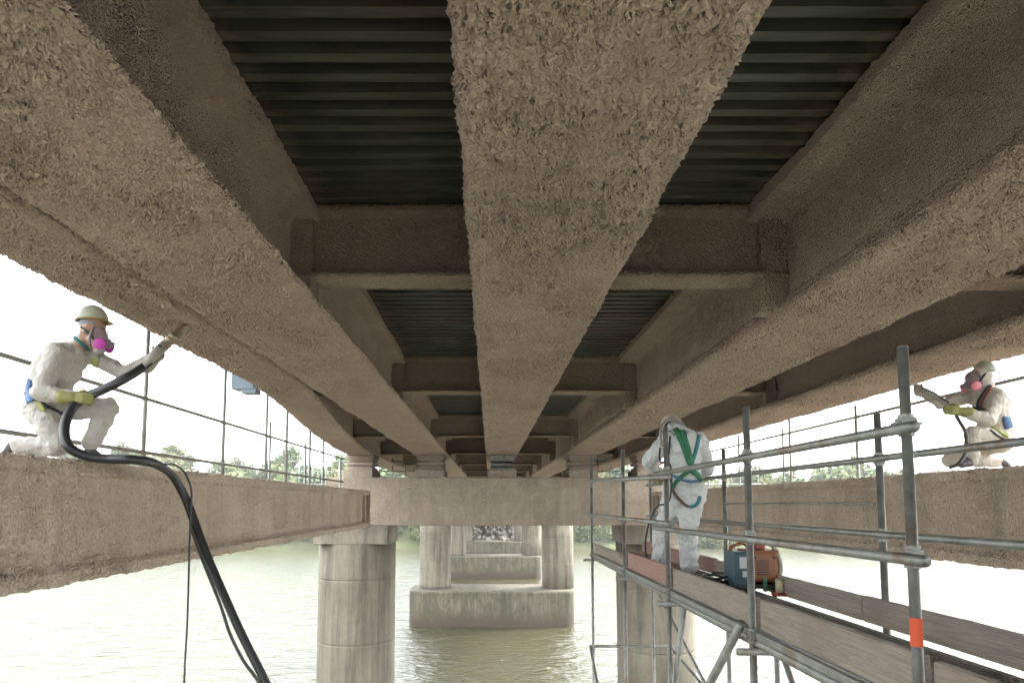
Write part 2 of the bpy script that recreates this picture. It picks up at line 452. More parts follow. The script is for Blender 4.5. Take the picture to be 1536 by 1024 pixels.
# corrugated decking, ribs run across
per, ht = .2, .065
pts = []; y = -34.0
while y < YEND:
    pts += [(y, 0), (y+.085, 0), (y+.105, ht), (y+.18, ht)]; y += per
pts.append((y, 0))
vs = []; fs = []
for (yy, z) in pts: vs += [(-4.9, yy, DZ+z), (7.4, yy, DZ+z)]
for i in range(len(pts)-1): fs.append((2*i, 2*i+2, 2*i+3, 2*i+1))
mesh_obj('decking', vs, fs, M['deck'], bridge)
MB().box(-5.0, 7.5, -34, YEND, DZ+.08, DZ+.4, .02).build('deck_slab', M['column'], bridge)
# cross beams
ST = [-6.5, -.6, 6.27, 12.75, 21.2, 28.6, 36.3, 44, 51.5, 67, 82]
def cross(x0, x1, y, zb, mat=None):
    sp = lambda n: None
    top = DZ-.006; n = max(2, int((x1-x0)/.02))
    q = [(y-.19, zb), (y+.19, zb), (y+.19, zb+.035), (y+.06, zb+.06), (y+.06, top-.1), (y+.15, top-.07), (y+.15, top), (y-.15, top), (y-.15, top-.07), (y-.06, top-.1), (y-.06, zb+.06), (y-.19, zb+.035)]
    if y > 15: n = max(2, n//4)
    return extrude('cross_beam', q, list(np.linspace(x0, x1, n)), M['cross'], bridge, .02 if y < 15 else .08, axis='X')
def stiff(parent, x0, x1, y, zb=SZ+.06):
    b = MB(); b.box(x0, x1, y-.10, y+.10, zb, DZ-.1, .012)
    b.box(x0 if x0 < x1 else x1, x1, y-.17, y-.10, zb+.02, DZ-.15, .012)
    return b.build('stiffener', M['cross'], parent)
gird = [o for o in bpy.data.objects if o.name.startswith('girder')]
for y in ST:
    cross(-1.885, .155, y, 2.12); cross(.705, 2.83, y, 2.12)
    cross(3.665, 5.49, y, 2.1)
    if y > 11:
        cx, s = g1(y); cross(cx+.16, -2.435, y, 2.1)
    for gi, xa, xb in ((1, -1.885, -1.67), (3, 2.56, 2.83), (2, -.01, .155), (2, .705, .87), (3, 3.665, 3.86), (4, 5.27, 5.455)):
        stiff(gird[gi], xa, xb, y)

# piers
def pier(yc, first=False):
    p = tag(empty('bridge_pier', (0.5, yc, WZ-1)), cat='pier', group='river piers carrying the bridge')
    f = yc-1.0
    if first:
        q = [(f, -.76), (f+2.2, -.76), (f+2.2, .93), (f, .93)]
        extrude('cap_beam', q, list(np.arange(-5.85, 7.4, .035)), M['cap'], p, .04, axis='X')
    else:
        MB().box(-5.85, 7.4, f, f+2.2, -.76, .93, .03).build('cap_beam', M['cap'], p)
    for x in (-4.88, 6.05):
        r = 1.39; prf = []
        z = -7.45
        seams = [-5.2, -3.0] if x > 0 else [-7.0, -4.9, -2.68]
        zs = [z]
        for s_ in sorted(seams): zs += [s_-.07, s_-.03, s_-.012, s_+.012, s_+.03, s_+.07]
        zs += [-1.42]
        pts = []; rs = []
        for k, zz in enumerate(zs):
            pts.append((x, yc+.1, zz)); rs.append(r-(.022 if (k % 6 in (3, 4) and 0 < k < len(zs)-1) else 0)+.0001*k)
        MB().tube(pts, rs, 64).build('column', M['column'], p, True)
        MB().box(x-1.32, x+1.3, yc-1.18, yc+1.3, -1.42, -.763, .03).build('capital', M['capital'], p)
    bm = MB(); seg = 10; L0, L1, hy = -6.95, 7.25, 2.6
    ring = []
    for k in range(4):
        cxx = (L1-1.0) if k in (0, 3) else (L0+1.0); cyy = yc+(hy-1.0 if k < 2 else -hy+1.0)
        for a in range(seg+1):
            an = R(90)*(k+a/seg); ring.append((cxx+math.cos(an), cyy+math.sin(an)))
    n = len(ring); vs = [(x, y, WZ-2) for x, y in ring]+[(x, y, -7.55) for x, y in ring]+[((x-.15)*.995+.15, yc+(y-yc)*.97, -7.42) for x, y in ring]
    fs = [(i, (i+1) % n, n+(i+1) % n, n+i) for i in range(n)]+[(n+i, n+(i+1) % n, 2*n+(i+1) % n, 2*n+i) for i in range(n)]+[tuple(2*n+i for i in range(n))]
    mesh_obj('pile_cap', vs, fs, M['pilecap'], p)
    xs = [g1(yc)[0]]+[g[0] for g in GI]
    for i, x in enumerate(xs):
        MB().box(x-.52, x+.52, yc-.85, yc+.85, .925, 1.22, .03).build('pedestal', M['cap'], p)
        b = MB()
        if i == 2:
            b.box(x-.42, x+.42, yc-.5, yc+.5, 1.22, 1.30, .01)
            b.tube([(x-.40, yc-.25, 1.42), (x+.40, yc-.25, 1.42)], .12, 18).tube([(x-.40, yc+.25, 1.42), (x+.40, yc+.25, 1.42)], .12, 18)
            b.box(x-.45, x+.45, yc-.55, yc+.55, 1.54, 1.76, .01)
            b.build('roller_bearing', M['steel'], p)
        else:
            for k, (hw, z0, z1) in enumerate([(.46, 1.22, 1.33), (.38, 1.33, 1.39), (.48, 1.39, 1.50), (.38, 1.50, 1.56), (.46, 1.56, 1.66), (.50, 1.66, 1.77)]):
                b.box(x-hw, x+hw, yc-hw-.1, yc+hw+.1, z0, z1+.002*k, .018)
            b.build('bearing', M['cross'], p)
    return p
for k, (yc, l) in enumerate([(24.7, 'nearest river pier with a broad stained column under each end of its cap beam'),
                             (60, 'second river pier, its whole pile cap showing above the water between the near columns'),
                             (97, 'third river pier, lower and smaller behind the second pile cap'),
                             (133, 'farthest river pier, mostly hidden just in front of the stone slope')]):
    pier(yc, k == 0)['label'] = l

# abutment slope of loose stones
t = NT('riprap'); c_ = t.voro(1.1, out='Color'); bw = t.n.new('ShaderNodeRGBToBW'); t.l.new(c_, bw.inputs[0])
t.col(t.ramp(bw.outputs[0], [(.2, (.035, .03, .026)), (.5, (.10, .085, .075)), (.8, (.19, .17, .15))])); t.set(Roughness=.9)
M['rock'] = t.m
b = MB()
for k in range(420):
    x = random.uniform(-9, 10); u = random.random(); y = 153+u*16; z = WZ+u*9.2
    bm = bmesh.new(); bmesh.ops.create_icosphere(bm, subdivisions=1, radius=random.uniform(.35, .75))
    for v in bm.verts: v.co *= random.uniform(.7, 1.25)
    b.bm(bm, Matrix.Translation((x, y, z)))
b.box(-12, 12, 169, 172, -6, DZ+.3)
tag(b.build('stone_slope', M['rock']), kind='stuff', label='slope of loose grey and reddish stones below the far end of the bridge', cat='stones')

# lower side beams (coated I-beams on each side)
def side_beam(xf, sgn, y0, y1, label):
    """xf = inner face, sgn = direction away from the centre line"""
    root = tag(empty('steel_beam', (xf, y1, -.69)), label, 'beam', 'coated beams flanking the work area')
    W_ = .95; c = xf+sgn*W_/2
    q = [(xf, .27), (xf, .36), (xf+sgn*.03, .385), (xf+sgn*(W_-.03), .385, .08), (xf+sgn*W_, .36, .08), (xf+sgn*W_, .27, .08),
         (xf+sgn*(W_-.1), .2, .08), (xf+sgn*(W_-.1), -.5, .08), (xf+sgn*W_, -.57, .08), (xf+sgn*W_, -.69, .08), (xf+sgn*.03, -.69), (xf, -.66), (xf, -.58), (xf+sgn*.07, -.53), (xf+sgn*.09, -.48), (xf+sgn*.09, .2), (xf+sgn*.07, .245)]
    if sgn < 0: q = [(a[0], a[1], q[i-1][2] if len(q[i-1]) > 2 else .016) for i, a in enumerate(q)][::-1]; 
    ys = stations(y0, y1, .016, .0062, abs(xf)*1.1)
    if sgn < 0: q = [(q[i][0], q[i][1], q[(i)][2]) for i in range(len(q))]
    extrude('beam_body', q, ys, M['beam'], root, .016)
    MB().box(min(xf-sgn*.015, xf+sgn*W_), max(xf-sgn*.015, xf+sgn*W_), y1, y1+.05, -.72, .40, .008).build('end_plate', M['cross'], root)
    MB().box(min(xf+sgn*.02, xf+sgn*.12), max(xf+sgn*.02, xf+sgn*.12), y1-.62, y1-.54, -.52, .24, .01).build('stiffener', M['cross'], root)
    return root
side_beam(-3.6, -1, -3.5, 20.0, 'brown fibre-coated beam on the left with a black hose draped over it')
side_beam(5.45, 1, -3.5, 22.5, 'brown fibre-coated beam on the right behind the scaffold walkway')

# ------------------------------------------------------------------ scaffolds
TR = .0208
def coupler(b, p, r=.028):
    p = Vector(p)
    b.box(p.x-r, p.x+r, p.y-r, p.y+r, p.z-.028, p.z+.028, .008)
    b.tube([p+Vector((0, 0, -.04)), p+Vector((0, 0, .04))], r*.98, 12)
    b.tube([p+Vector((r*.6, -r-.03, 0)), p+Vector((r*.6, r+.02, 0))], .007, 6)
    b.box(p.x-r-.018, p.x-r+.004, p.y-.02, p.y+.02, p.z-.012, p.z+.012, .003)
def standard(root, x, y, z0, z1, cz=(), r=TR, lean=0):
    b = MB(); pts = [(x, y, z0), (x, y, z1)]
    b.tube(pts, r, 14)
    b.tube([(x, y, z1-.004), (x, y, z1+.001)], r*1.03, 14)
    o = b.build('standard', M['steel'], root, True)
    for z in cz:
        c = MB(); coupler(c, (x, y, z)); c.build('coupler', M['steel'], o, False)
    return o
def tubeo(root, name, a, b_, r=TR, mat='steel'):
    return MB().tube([Vector(a), Vector(a).lerp(Vector(b_), .5), Vector(b_)], r, 12).build(name, M[mat], root, True)

sc = tag(empty('scaffold_walkway', (1.9, 4, WZ)), 'galvanised tube scaffold walkway with timber toe boards and a worker on it', 'scaffold')
XI, XO = 1.52, 2.35
INN = [(10.0, .69), (7.62, .61), (5.75, .66), (3.93, .57), (2.42, .575)]
for y, z1 in INN:
    standard(sc, XI, y, WZ-.5, z1, (.28, -.195, -.76, -2.1) if y > 3 else (.285, -.19, -.76), TR if y > 3 else .019)
OUT = [(9.9, .5), (6.78, .55), (5.65, -.74), (4.07, .55), (1.9, .55)]
for y, z1 in OUT:
    standard(sc, XO+.03, y, WZ-.5, z1, (.27, -.19) if z1 > 0 else ())
off = TR*2+.004
tubeo(sc, 'guard_rail', (XI-off, 2.30, .268), (XI-off, 5.95, .258)); tubeo(sc, 'guard_rail', (XI-off+.002, 5.5, .22), (XI-off+.002, 10.2, .345))
tubeo(sc, 'guard_rail', (XI-off, 2.28, -.195), (XI-off, 6.0, -.215)); tubeo(sc, 'guard_rail', (XI-off, 5.5, -.165), (XI-off, 10.2, -.165))
tubeo(sc, 'guard_rail', (XO-.02, .6, .27), (XO-.02, 9.9, .27)); tubeo(sc, 'guard_rail', (XO-.02, .6, -.18), (XO-.02, 9.9, -.19))
tubeo(sc, 'guard_rail', (XO+.01, 4.1, .0), (XO+.01, 6.75, .0), .009)
tubeo(sc, 'ledger', (XI+.03, .3, -.80), (XI+.03, 10.1, -.80), .03); tubeo(sc, 'ledger', (XO-.06, .3, -.80), (XO-.06, 10.1, -.80), .03)
MB().box(XI+.005, XI+.055, .3, 10.1, -.775, -.735, .004).build('ledger', M['steel'], sc)
for y in (10.05, 7.5, 5.65, 3.85, 2.3): tubeo(sc, 'transom', (XI-.12, y, -.835), (XO+.15, y, -.835))
for y in (10.0, 5.7): tubeo(sc, 'transom', (XI-.05, y+.06, -2.1), (XO+.4, y+.06, -2.1))
tubeo(sc, 'brace', (XI-.045, 3.98, -.70), (XI-.045, 5.9, -2.3), .027)
tubeo(sc, 'brace', (XI+.06, 5.5, -.8), (XI+.06, 6.3, -2.6), .024)
tubeo(sc, 'brace', (XI-.04, 10.0, -2.1), (XI-.04, 7.6, -3.6), .022)
tubeo(sc, 'brace', (XO+.3, 10.0, -2.1), (XO+.1, 6.7, -2.2), .022)
tubeo(sc, 'brace', (XO, 5.6, -1.05), (XO, 4.6, -2.2), .024); tubeo(sc, 'brace', (XO+.05, 6.8, -2.3), (XO+.05, 9.8, -1.2), .02)
def board(x, y0, y1, z0, z1, mat, th=.035, jz=0):
    n = 30; b = MB(); vs = []; fs = []
    for i in range(n+1):
        y = y0+(y1-y0)*i/n; wv_ = .004*noise.noise((y*1.3, x, z0)); e = .004*noise.noise((y*6, x, z1))
        vs += [(x-th/2+wv_, y, z0), (x+th/2+wv_, y, z0), (x+th/2+wv_, y, z1-.004+e), (x+th/2-.005+wv_, y, z1+e), (x-th/2+.005+wv_, y, z1+e), (x-th/2+wv_, y, z1-.004+e)]
    for i in range(n):
        for k in range(6): fs.append((i*6+k, i*6+(k+1) % 6, i*6+6+(k+1) % 6, i*6+6+k))
    fs.append(tuple(range(6))[::-1]); fs.append(tuple(n*6+k for k in range(6)))
    o = mesh_obj('toe_board', vs, fs, M[mat], sc)
    for p in o.data.polygons: pass
    return o
board(XI+.05, 7.66, 10.0, -.715, -.59, 'wood')['label'] = 'pale grey timber toe board at the far end'
board(XI+.052, 5.78, 7.58, -.715, -.545, 'redwood')['label'] = 'red-stained toe board'
board(XI+.05, 3.97, 5.72, -.72, -.545, 'wood'); board(XI+.052, 2.46, 3.89, -.72, -.545, 'wood'); board(XI+.05, .4, 2.385, -.72, -.55, 'wood')
board(XO-.035, 6.9, 10.1, -.72, -.56, 'redwood')['label'] = 'red-brown toe board at the far end'
board(XO-.03, 4.2, 6.84, -.72, -.57, 'wood'); board(XO-.032, .4, 4.17, -.72, -.565, 'wood')
board(XI+.4, 6.9, 7.0, -.72, -.70, 'wood')
# walk deck: steel grating panels, far part is red ply
def grating(y0, y1):
    b = MB(); x0, x1 = XI+.09, XO-.14; z = -.72
    b.box(x0, x0+.03, y0, y1, z-.06, z, .003).box(x1-.03, x1, y0, y1, z-.06, z, .003).box(x0+.03, x1-.03, y0, y1, z-.03, z-.022)
    yy = y0
    while yy < y1-.02: b.box(x0+.03, x1-.03, yy, yy+.012, z-.022, z-.002); yy += .035
    k = x0+.07
    while k < x1-.05: b.box(k, k+.01, y0, y1, z-.022, z-.006); k += .07
    b.build('deck_panel', M['grate'], sc)
for a, b_ in ((.6, 2.38), (2.4, 3.9), (3.92, 5.7), (5.72, 7.0)): grating(a, b_)
MB().box(XI+.09, XO-.06, 7.02, 10.1, -.76, -.72, .004).build('deck_panel', M['redwood'], sc)['label'] = 'red-brown plywood deck panel'
t_ = MB().tube([(XI, 2.42, -.405), (XI, 2.42, -.505)], .0205, 16, False).build('warning_tape', M['tape'], sc, True)

def fence(name, label, x, posts, rails, z0, sgn, ends):
    f = tag(empty(name, (x, posts[0][0], z0)), label, 'scaffold', 'outer scaffold guard rails')
    for y, z1, r in posts: standard(f, x, y, z0, z1, [z for z in rails if z < z1], r)
    for z in rails: tubeo(f, 'guard_rail', (x-sgn*off, ends[0], z), (x-sgn*off, ends[1], z), .026)
    return f
fence('scaffold_railing', 'tall scaffold guard rail standing behind the left coated beam', -4.72,
      [(4.0, 1.95, .024), (9.05, 4.2, .03), (11.75, 4.2, .03), (14.0, 4.2, .03), (14.25, 1.75, .025), (15.4, 4.2, .035), (17.0, 1.55, .03), (17.4, 2.1, .035), (18.8, 2.0, .03), (21, 1.45, .03)], (1.42, .69), -.9, -1, (1.5, 21.2))
f2 = fence('scaffold_railing', 'scaffold guard rail standing behind the right coated beam', 6.55,
      [(6.2, 3.0, .024), (11.85, 1.75, .027), (14.5, 2.2, .027), (14.85, 1.7, .022), (17.5, 1.8, .027), (20, 1.8, .027)], (1.53, .76), -.9, 1, (2.5, 20.5))
# walk boards outside the beams
for x, sg in ((-4.72, -1), (6.55, 1)):
    b = MB()
    for k in range(3): b.box(min(x, x-sg*.0)-.12+.24*k-.12, min(x, x)-.12+.24*k+.105, 0, 21, -.93, -.89, .004)
    # boards are carried on the outer rail standards
# far railing of an approach platform between the bearings
f3 = tag(empty('platform_railing', (0, 31, .3)), 'slim railing of the far work platform seen between the left bearings', 'railing')
for k in range(12):
    x = -9.5+k*.62; tubeo(f3, 'post', (x, 31, -.2), (x, 31, 2.1), .025)
for z in (1.95, 1.5, .9): tubeo(f3, 'rail', (-9.6, 31, z), (-2.6, 31, z), .025)
MB().box(-9.6, -2.6, 30.9, 31.8, -.3, -.2, .01).build('platform_deck', M['wood'], f3)
f4 = tag(empty('platform_railing', (0, 31, .3)), 'slim railing of the far work platform to the right of the first pier', 'railing')
for k in range(14):
    x = 4.4+k*.62; tubeo(f4, 'post', (x, 31, -.2), (x, 31, 2.1), .025)
for z in (1.95, 1.5, .9): tubeo(f4, 'rail', (4.3, 31, z), (12.6, 31, z), .025)
MB().box(4.3, 12.6, 30.9, 31.8, -.3, -.2, .01).build('platform_deck', M['wood'], f4)

# hanging pale box under outer edge
hb = tag(empty('hanging_box', W(365, 576, 11)), 'pale blue-grey box hanging outside the left girder above the guard rail', 'box')
a = W(354, 560, 11.2); c = W(386, 586, 11.2); 
b = MB(); b.box(a.x, c.x, 11.0, 11.3, c.z, a.z+.5, .01); b.build('box_body', M['palebox'], hb)
a = W(368, 583, 11.2); c = W(389, 592, 11.2)
MB().box(a.x, c.x, 11.02, 11.28, c.z, a.z, .01).build('lower_tray', M['palebox'], hb)
MB().tube([(hb.location.x+.1, 11.15, hb.location.z+.2), (hb.location.x+.1, 11.15, DZ+.12)], .03).build('hanger', M['steel'], hb)

# ------------------------------------------------------------------ people
def solid(name, mb, voxel, mats, parent=None, smooth=2, wrinkle=0.0, wscale=.09, keep_root=False):
    """fuse overlapping forms into one continuous skin"""
    me = bpy.data.meshes.new('tmp'); me.from_pydata(mb.v, [], mb.f); me.update()
    o = bpy.data.objects.new('tmp', me); COL.objects.link(o)
    m = o.modifiers.new('r', 'REMESH'); m.mode = 'VOXEL'; m.voxel_size = voxel; m.use_smooth_shade = True
    m = o.modifiers.new('s', 'SMOOTH'); m.factor = .6; m.iterations = smooth*3
    dg = bpy.context.evaluated_depsgraph_get(); dg.update()
    ev = o.evaluated_get(dg); out = bpy.data.meshes.new_from_object(ev, depsgraph=dg)
    bpy.data.objects.remove(o); bpy.data.meshes.remove(me)
    if wrinkle:
        n = len(out.vertices); co = [v.co.copy() for v in out.vertices]; nn = [v.normal.copy() for v in out.vertices]
        for v, c, nr in zip(out.vertices, co, nn):
            a1 = noise.noise(Vector((c.x/wscale, c.y/wscale, c.z/(wscale*.55)))+Vector((2*noise.noise(c*6), 0, 0)))
            a2 = 1-abs(noise.noise(Vector((c.x*6+c.z*9, c.y*6, c.z*11-c.x*3))))*2.2
            v.co = c+nr*(wrinkle*(a1*.9+a2*.7))
    out.name = name
    out.polygons.foreach_set('use_smooth', [True]*len(out.polygons))
    for m_ in mats: out.materials.append(m_)
    ob = bpy.data.objects.new(name, out); COL.objects.link(ob)
    if parent: adopt(ob, parent)
    return ob

def set_mat(o, idx, fn):
    for p in o.data.polygons:
        if fn(p.center): p.material_index = idx

def bvh(o):
    me = o.data
    return BVHTree.FromPolygons([v.co.copy() for v in me.vertices], [tuple(p.vertices) for p in me.polygons])

def strap(name, tree, pts, width, mat, parent, off_=.008, n=8):
    """webbing laid over the body along a line of points"""
    P = []; N = []
    path = catmull([Vector((a, b, 0)) for a, b in pts], n)
    for q in path:
        d = W(q.x, q.y, 10).normalized()
        h = tree.ray_cast(Vector((0, 0, 0)), d)
        if h[0] is None: continue
        P.append(h[0]); N.append(h[1])
    if len(P) < 2: return
    for _ in range(2):
        P = [P[0]]+[(P[i-1]+P[i]*2+P[i+1])/4 for i in range(1, len(P)-1)]+[P[-1]]
    vs = []; fs = []
    for i, (p, nr) in enumerate(zip(P, N)):
        tg = (P[min(i+1, len(P)-1)]-P[max(i-1, 0)]).normalized(); s = tg.cross(nr).normalized()*width/2
        o = nr*off_; o2 = nr*(off_+.007)
        vs += [p+s+o-nr*.012, p+s*.9+o2, p-s*.9+o2, p-s+o-nr*.012]
    for i in range(len(P)-1):
        for k in range(4): fs.append((i*4+k, i*4+(k+1) % 4, i*4+4+(k+1) % 4, i*4+4+k))
    fs += [(3, 2, 1, 0), tuple(len(vs)-4+k for k in range(4))]
    return mesh_obj(name, vs, fs, M[mat], parent, True)

def hand(parent, wrist, d, nrm, mat, side=1, curl=(50, 60, 45), cuff=.045, name='glove', sc_=1.22):
    d = Vector(d).normalized(); nrm = Vector(nrm); nrm = (nrm-d*nrm.dot(d)).normalized(); s = d.cross(nrm)*side
    w_ = Vector(wrist); b = MB()
    b.caps(w_-d*.07, cuff+.004, w_-d*.01, cuff*.86)
    for k in (-1, 0, 1): b.caps(w_+s*k*.010, .026, w_+d*.072+s*k*.024, .021)
    for i in range(4):
        L = (.040, .045, .043, .034)[i]; p = w_+d*.088+s*(.032-.0215*i); an = 0; r = (.0125, .013, .0125, .011)[i]
        for j, f in enumerate((1, .72, .55)):
            an += R(curl[j]+4*i*(1 if j == 0 else -.5)); q = p+(d*math.cos(an)+nrm*math.sin(an))*L*f
            b.caps(p, r*(1-.06*j), q, r*(.94-.06*j)); p = q
    p = w_+d*.03+s*.035; q = p+(s*.55+d*.55+nrm*.45).normalized()*.045; b.caps(p, .016, q, .0145)
    r_ = q+(d*.55+nrm*.8-s*.1).normalized()*.034; b.caps(q, .014, r_, .012)
    b.v = [tuple(w_+(Vector(v)-w_)*sc_) for v in b.v]
    return solid(name, b, .006, [M[mat]], parent, 1)

def basis(fwd, up=(0, 0, 1)):
    f = Vector(fwd).normalized(); u = Vector(up); r = f.cross(u).normalized(); u = r.cross(f).normalized()
    m = Matrix((r, f, u)).transposed(); return m   # columns right, forward, up

def helmet(parent, c, B, mat, bmat, r=.135):
    bm = bmesh.new(); bmesh.ops.create_uvsphere(bm, u_segments=36, v_segments=22, radius=1)
    bmesh.ops.delete(bm, geom=[v for v in bm.verts if v.co.z < -.02], context='VERTS')
    for v in bm.verts:
        x, y, z = v.co
        rib = 1+.03*max(0, math.cos(x*9)) * (1 if abs(x) < .5 else 0)*z
        v.co = Vector((x*r*.93*rib, y*r*1.12*rib, z*r*1.15*rib))
    T = Matrix.Translation(c) @ B.to_4x4()
    b = MB(); b.bm(bm, T); o = b.build('helmet', M[mat], parent, True)
    md = o.modifiers.new('s', 'SOLIDIFY'); md.thickness = .004
    b2 = MB(); vs = []; fs = []; n = 36
    for i in range(n):
        an = 2*math.pi*i/n; fx, fy = math.cos(an), math.sin(an)
        e = .006+.045*max(0, fy)**2.2
        for (rr, z) in ((0, .004), (e, -.004-.018*max(0, fy)), (e, -.010-.018*max(0, fy)), (0, -.006)):
            vs.append(T @ Vector((fx*(r*.93+rr*.6), fy*(r*1.12+rr), z)))
    for i in range(n):
        for k in range(4): fs.append((i*4+k, ((i+1) % n)*4+k, ((i+1) % n)*4+(k+1) % 4, i*4+(k+1) % 4))
    b2.add(vs, fs); b2.build('brim', M[bmat], o, True)
    return o

def mask(parent, c, B, fmat, r=.1, sides=(1, -1)):
    """full-face mask: clear visor, rubber rim, nose cup and round side filters"""
    T = Matrix.Translation(c) @ B.to_4x4()
    bm = bmesh.new(); bmesh.ops.create_uvsphere(bm, u_segments=32, v_segments=24, radius=1)
    bmesh.ops.delete(bm, geom=[v for v in bm.verts if v.co.y < .28 or v.co.z > .78], context='VERTS')
    for v in bm.verts: v.co = Vector((v.co.x*r*.95, v.co.y*r*1.42, v.co.z*r*1.12-.01))
    b = MB(); b.bm(bm, T); root = b.build('face_visor', M['visor'], parent, True)
    pts = []
    for i in range(29):
        an = 2*math.pi*i/28; pts.append(T @ Vector((math.cos(an)*r*.93, .030+.02*math.sin(an), math.sin(an)*r*1.02-.015)))
    MB().tube(pts, .011, 8, False).build('mask_rim', M['rubber'], root, True)
    cup = MB(); cup.ball(T @ Vector((0, r*1.12, -.062)), .048, .045, .045, M=B)
    cup.tube([T @ Vector((0, r*1.35, -.065)), T @ Vector((0, r*1.35+.03, -.075))], .027, 16)
    cup.build('nose_cup', M['rubber'], root, True)
    for s in sides:
        p = T @ Vector((s*.058, r*.86, -.078)); n = (B @ Vector((s*1, .35, -.15))).normalized()
        f = MB(); f.tube([p-n*.01, p+n*.012, p+n*.018, p+n*.036, p+n*.042], [.044, .047, .053, .053, .043], 26)
        f.build('filter', M[fmat], root, True)
        st = MB(); st.tube([T @ Vector((s*.095, .06, -.04)), T @ Vector((s*.108, .0, .03)), T @ Vector((s*.10, -.06, .075))], .011, 6)
        st.build('head_strap', M['dark'], root, True)
    return root

def boot(parent, heel, toe, up, r=.048):
    heel, toe, up = Vector(heel), Vector(toe), Vector(up).normalized(); b = MB()
    b.caps(heel, r, heel.lerp(toe, .55), r*.98); b.caps(heel.lerp(toe, .5), r*.95, toe, r*.82); b.caps(heel, r, heel+up*.10, r*.95)
    return solid('boot', b, .01, [M['boot']], parent, 1)

# --- left worker: kneeling on the left beam, spraying
Y0 = 6.22
J = lambda x, y, dy=0: W(x, y, Y0+dy)
b = MB()
b.caps(J(58, 612, -.09), .135, J(76, 612, .1), .135)
b.caps(J(66, 602), .150, J(92, 556), .160); b.caps(J(90, 560, -.03), .155, J(106, 536, .02), .15)
b.caps(J(88, 530, -.13), .10, J(126, 528, .12), .10); b.caps(J(70, 548, -.05), .115, J(60, 590, 0), .125)
b.caps(J(84, 528, -.18), .092, J(61, 588, -.27), .076); b.caps(J(61, 588, -.27), .080, J(108, 596, -.23), .058)
b.caps(J(132, 530, .14), .085, J(187, 560, .22), .066); b.caps(J(187, 560, .22), .074, J(226, 540, .14), .056)
b.caps(J(60, 614, -.1), .128, J(86, 668, -.14), .094); b.caps(J(86, 669, -.14), .095, J(28, 667, -.12), .07)
b.caps(J(80, 612, .1), .122, J(163, 611, .15), .086); b.caps(J(163, 611, .15), .094, J(137, 664, .15), .082)
b.caps(J(112, 524), .075, J(132, 503), .062)
hc = J(139, 492); b.ball(hc, .100, .100, .122); b.caps(J(143, 508), .075, J(148, 522), .055)
b.caps(J(155, 497), .014, J(158, 506), .018); b.caps(J(151, 488), .03, J(152, 489), .03); b.ball(J(127, 495, -.095), .022, .012, .03)
pl = solid('person', b, .013, [M['suitL'], M['skin']], None, 1, .013, .14)
tag(pl, 'person in dusty white coverall and pale helmet kneeling on the left beam, spraying upwards', 'person')
nk = J(120, 512)
set_mat(pl, 1, lambda c: (c-hc).length < .23 and (c-nk).length > .08 and c.z > J(140, 530).z and c.x > J(118, 500).x)
treeL = bvh(pl)
BL = basis((1, .03, .02))
hm = helmet(pl, J(138, 481), BL, 'helmet', 'brim', .130)
cp = MB(); cp.ball(J(137, 487), .108, .102, .085); cp.build('knit_cap', M['hair'], pl, True)
mask(pl, J(140, 506), BL, 'filter', .118)
hand(pl, J(109, 596, -.25), (1, .12, -.05), (.05, 1, -.15), 'glove', 1, (30, 65, 50), .05)
hand(pl, J(231, 541, .16), (.75, -.15, .6), (0, -1, .3), 'glovew', -1, (30, 55, 45), .05)
boot(pl, J(22, 664, -.12), J(8, 682, -.12), (1, 0, 0.1), .046); boot(pl, J(134, 676, .15), J(150, 686, .1), (0, 0, 1), .046)
strap('safety_harness', treeL, [(47, 570), (44, 582), (43, 592), (46, 603)], .07, 'blue', pl)
strap('waist_belt', treeL, [(38, 590), (60, 604), (88, 618), (108, 622)], .035, 'dark', pl)
strap('zip_flap', treeL, [(150, 528), (146, 548), (138, 572), (130, 588)], .022, 'glovew', pl, .003)
strap('chest_patch', treeL, [(143, 536), (143, 553)], .05, 'lime', pl)
strap('collar', treeL, [(108, 503), (118, 512), (132, 524)], .03, 'teal', pl)
g = MB()
for k in range(4): g.caps(J(44+k*2, 600+k*3, -.2), .016, J(62+k*1.5, 605+k*3.2, -.22), .014)
g.caps(J(42, 603, -.17), .03, J(50, 607, -.18), .028); solid('spare_glove', g, .006, [M['glove']], pl, 1)

# hose of the left worker
hose = tag(empty('spray_hose', J(130, 680, -.1)), 'thick black spray hose held by the left worker and draped over the beam', 'hose')
B_ = lambda x, y, Y: W(x, y, Y)
ctrl = [B_(243, 520, 6.3), B_(222, 545, 6.25), B_(190, 566, 6.1), B_(155, 584, 6.06), B_(128, 596, 6.05), B_(108, 612, 5.95), B_(97, 640, 5.85), B_(102, 668, 5.8), B_(125, 682, 5.85), B_(160, 688, 5.9),
        B_(200, 689, 5.92), B_(232, 695, 6.15), B_(256, 710, 6.75), B_(274, 738, 6.95), B_(289, 775, 6.95), B_(310, 832, 6.9), B_(335, 890, 6.85), B_(362, 950, 6.8), B_(400, 1026, 6.75), B_(436, 1105, 6.7), B_(520, 1300, 6.7)]
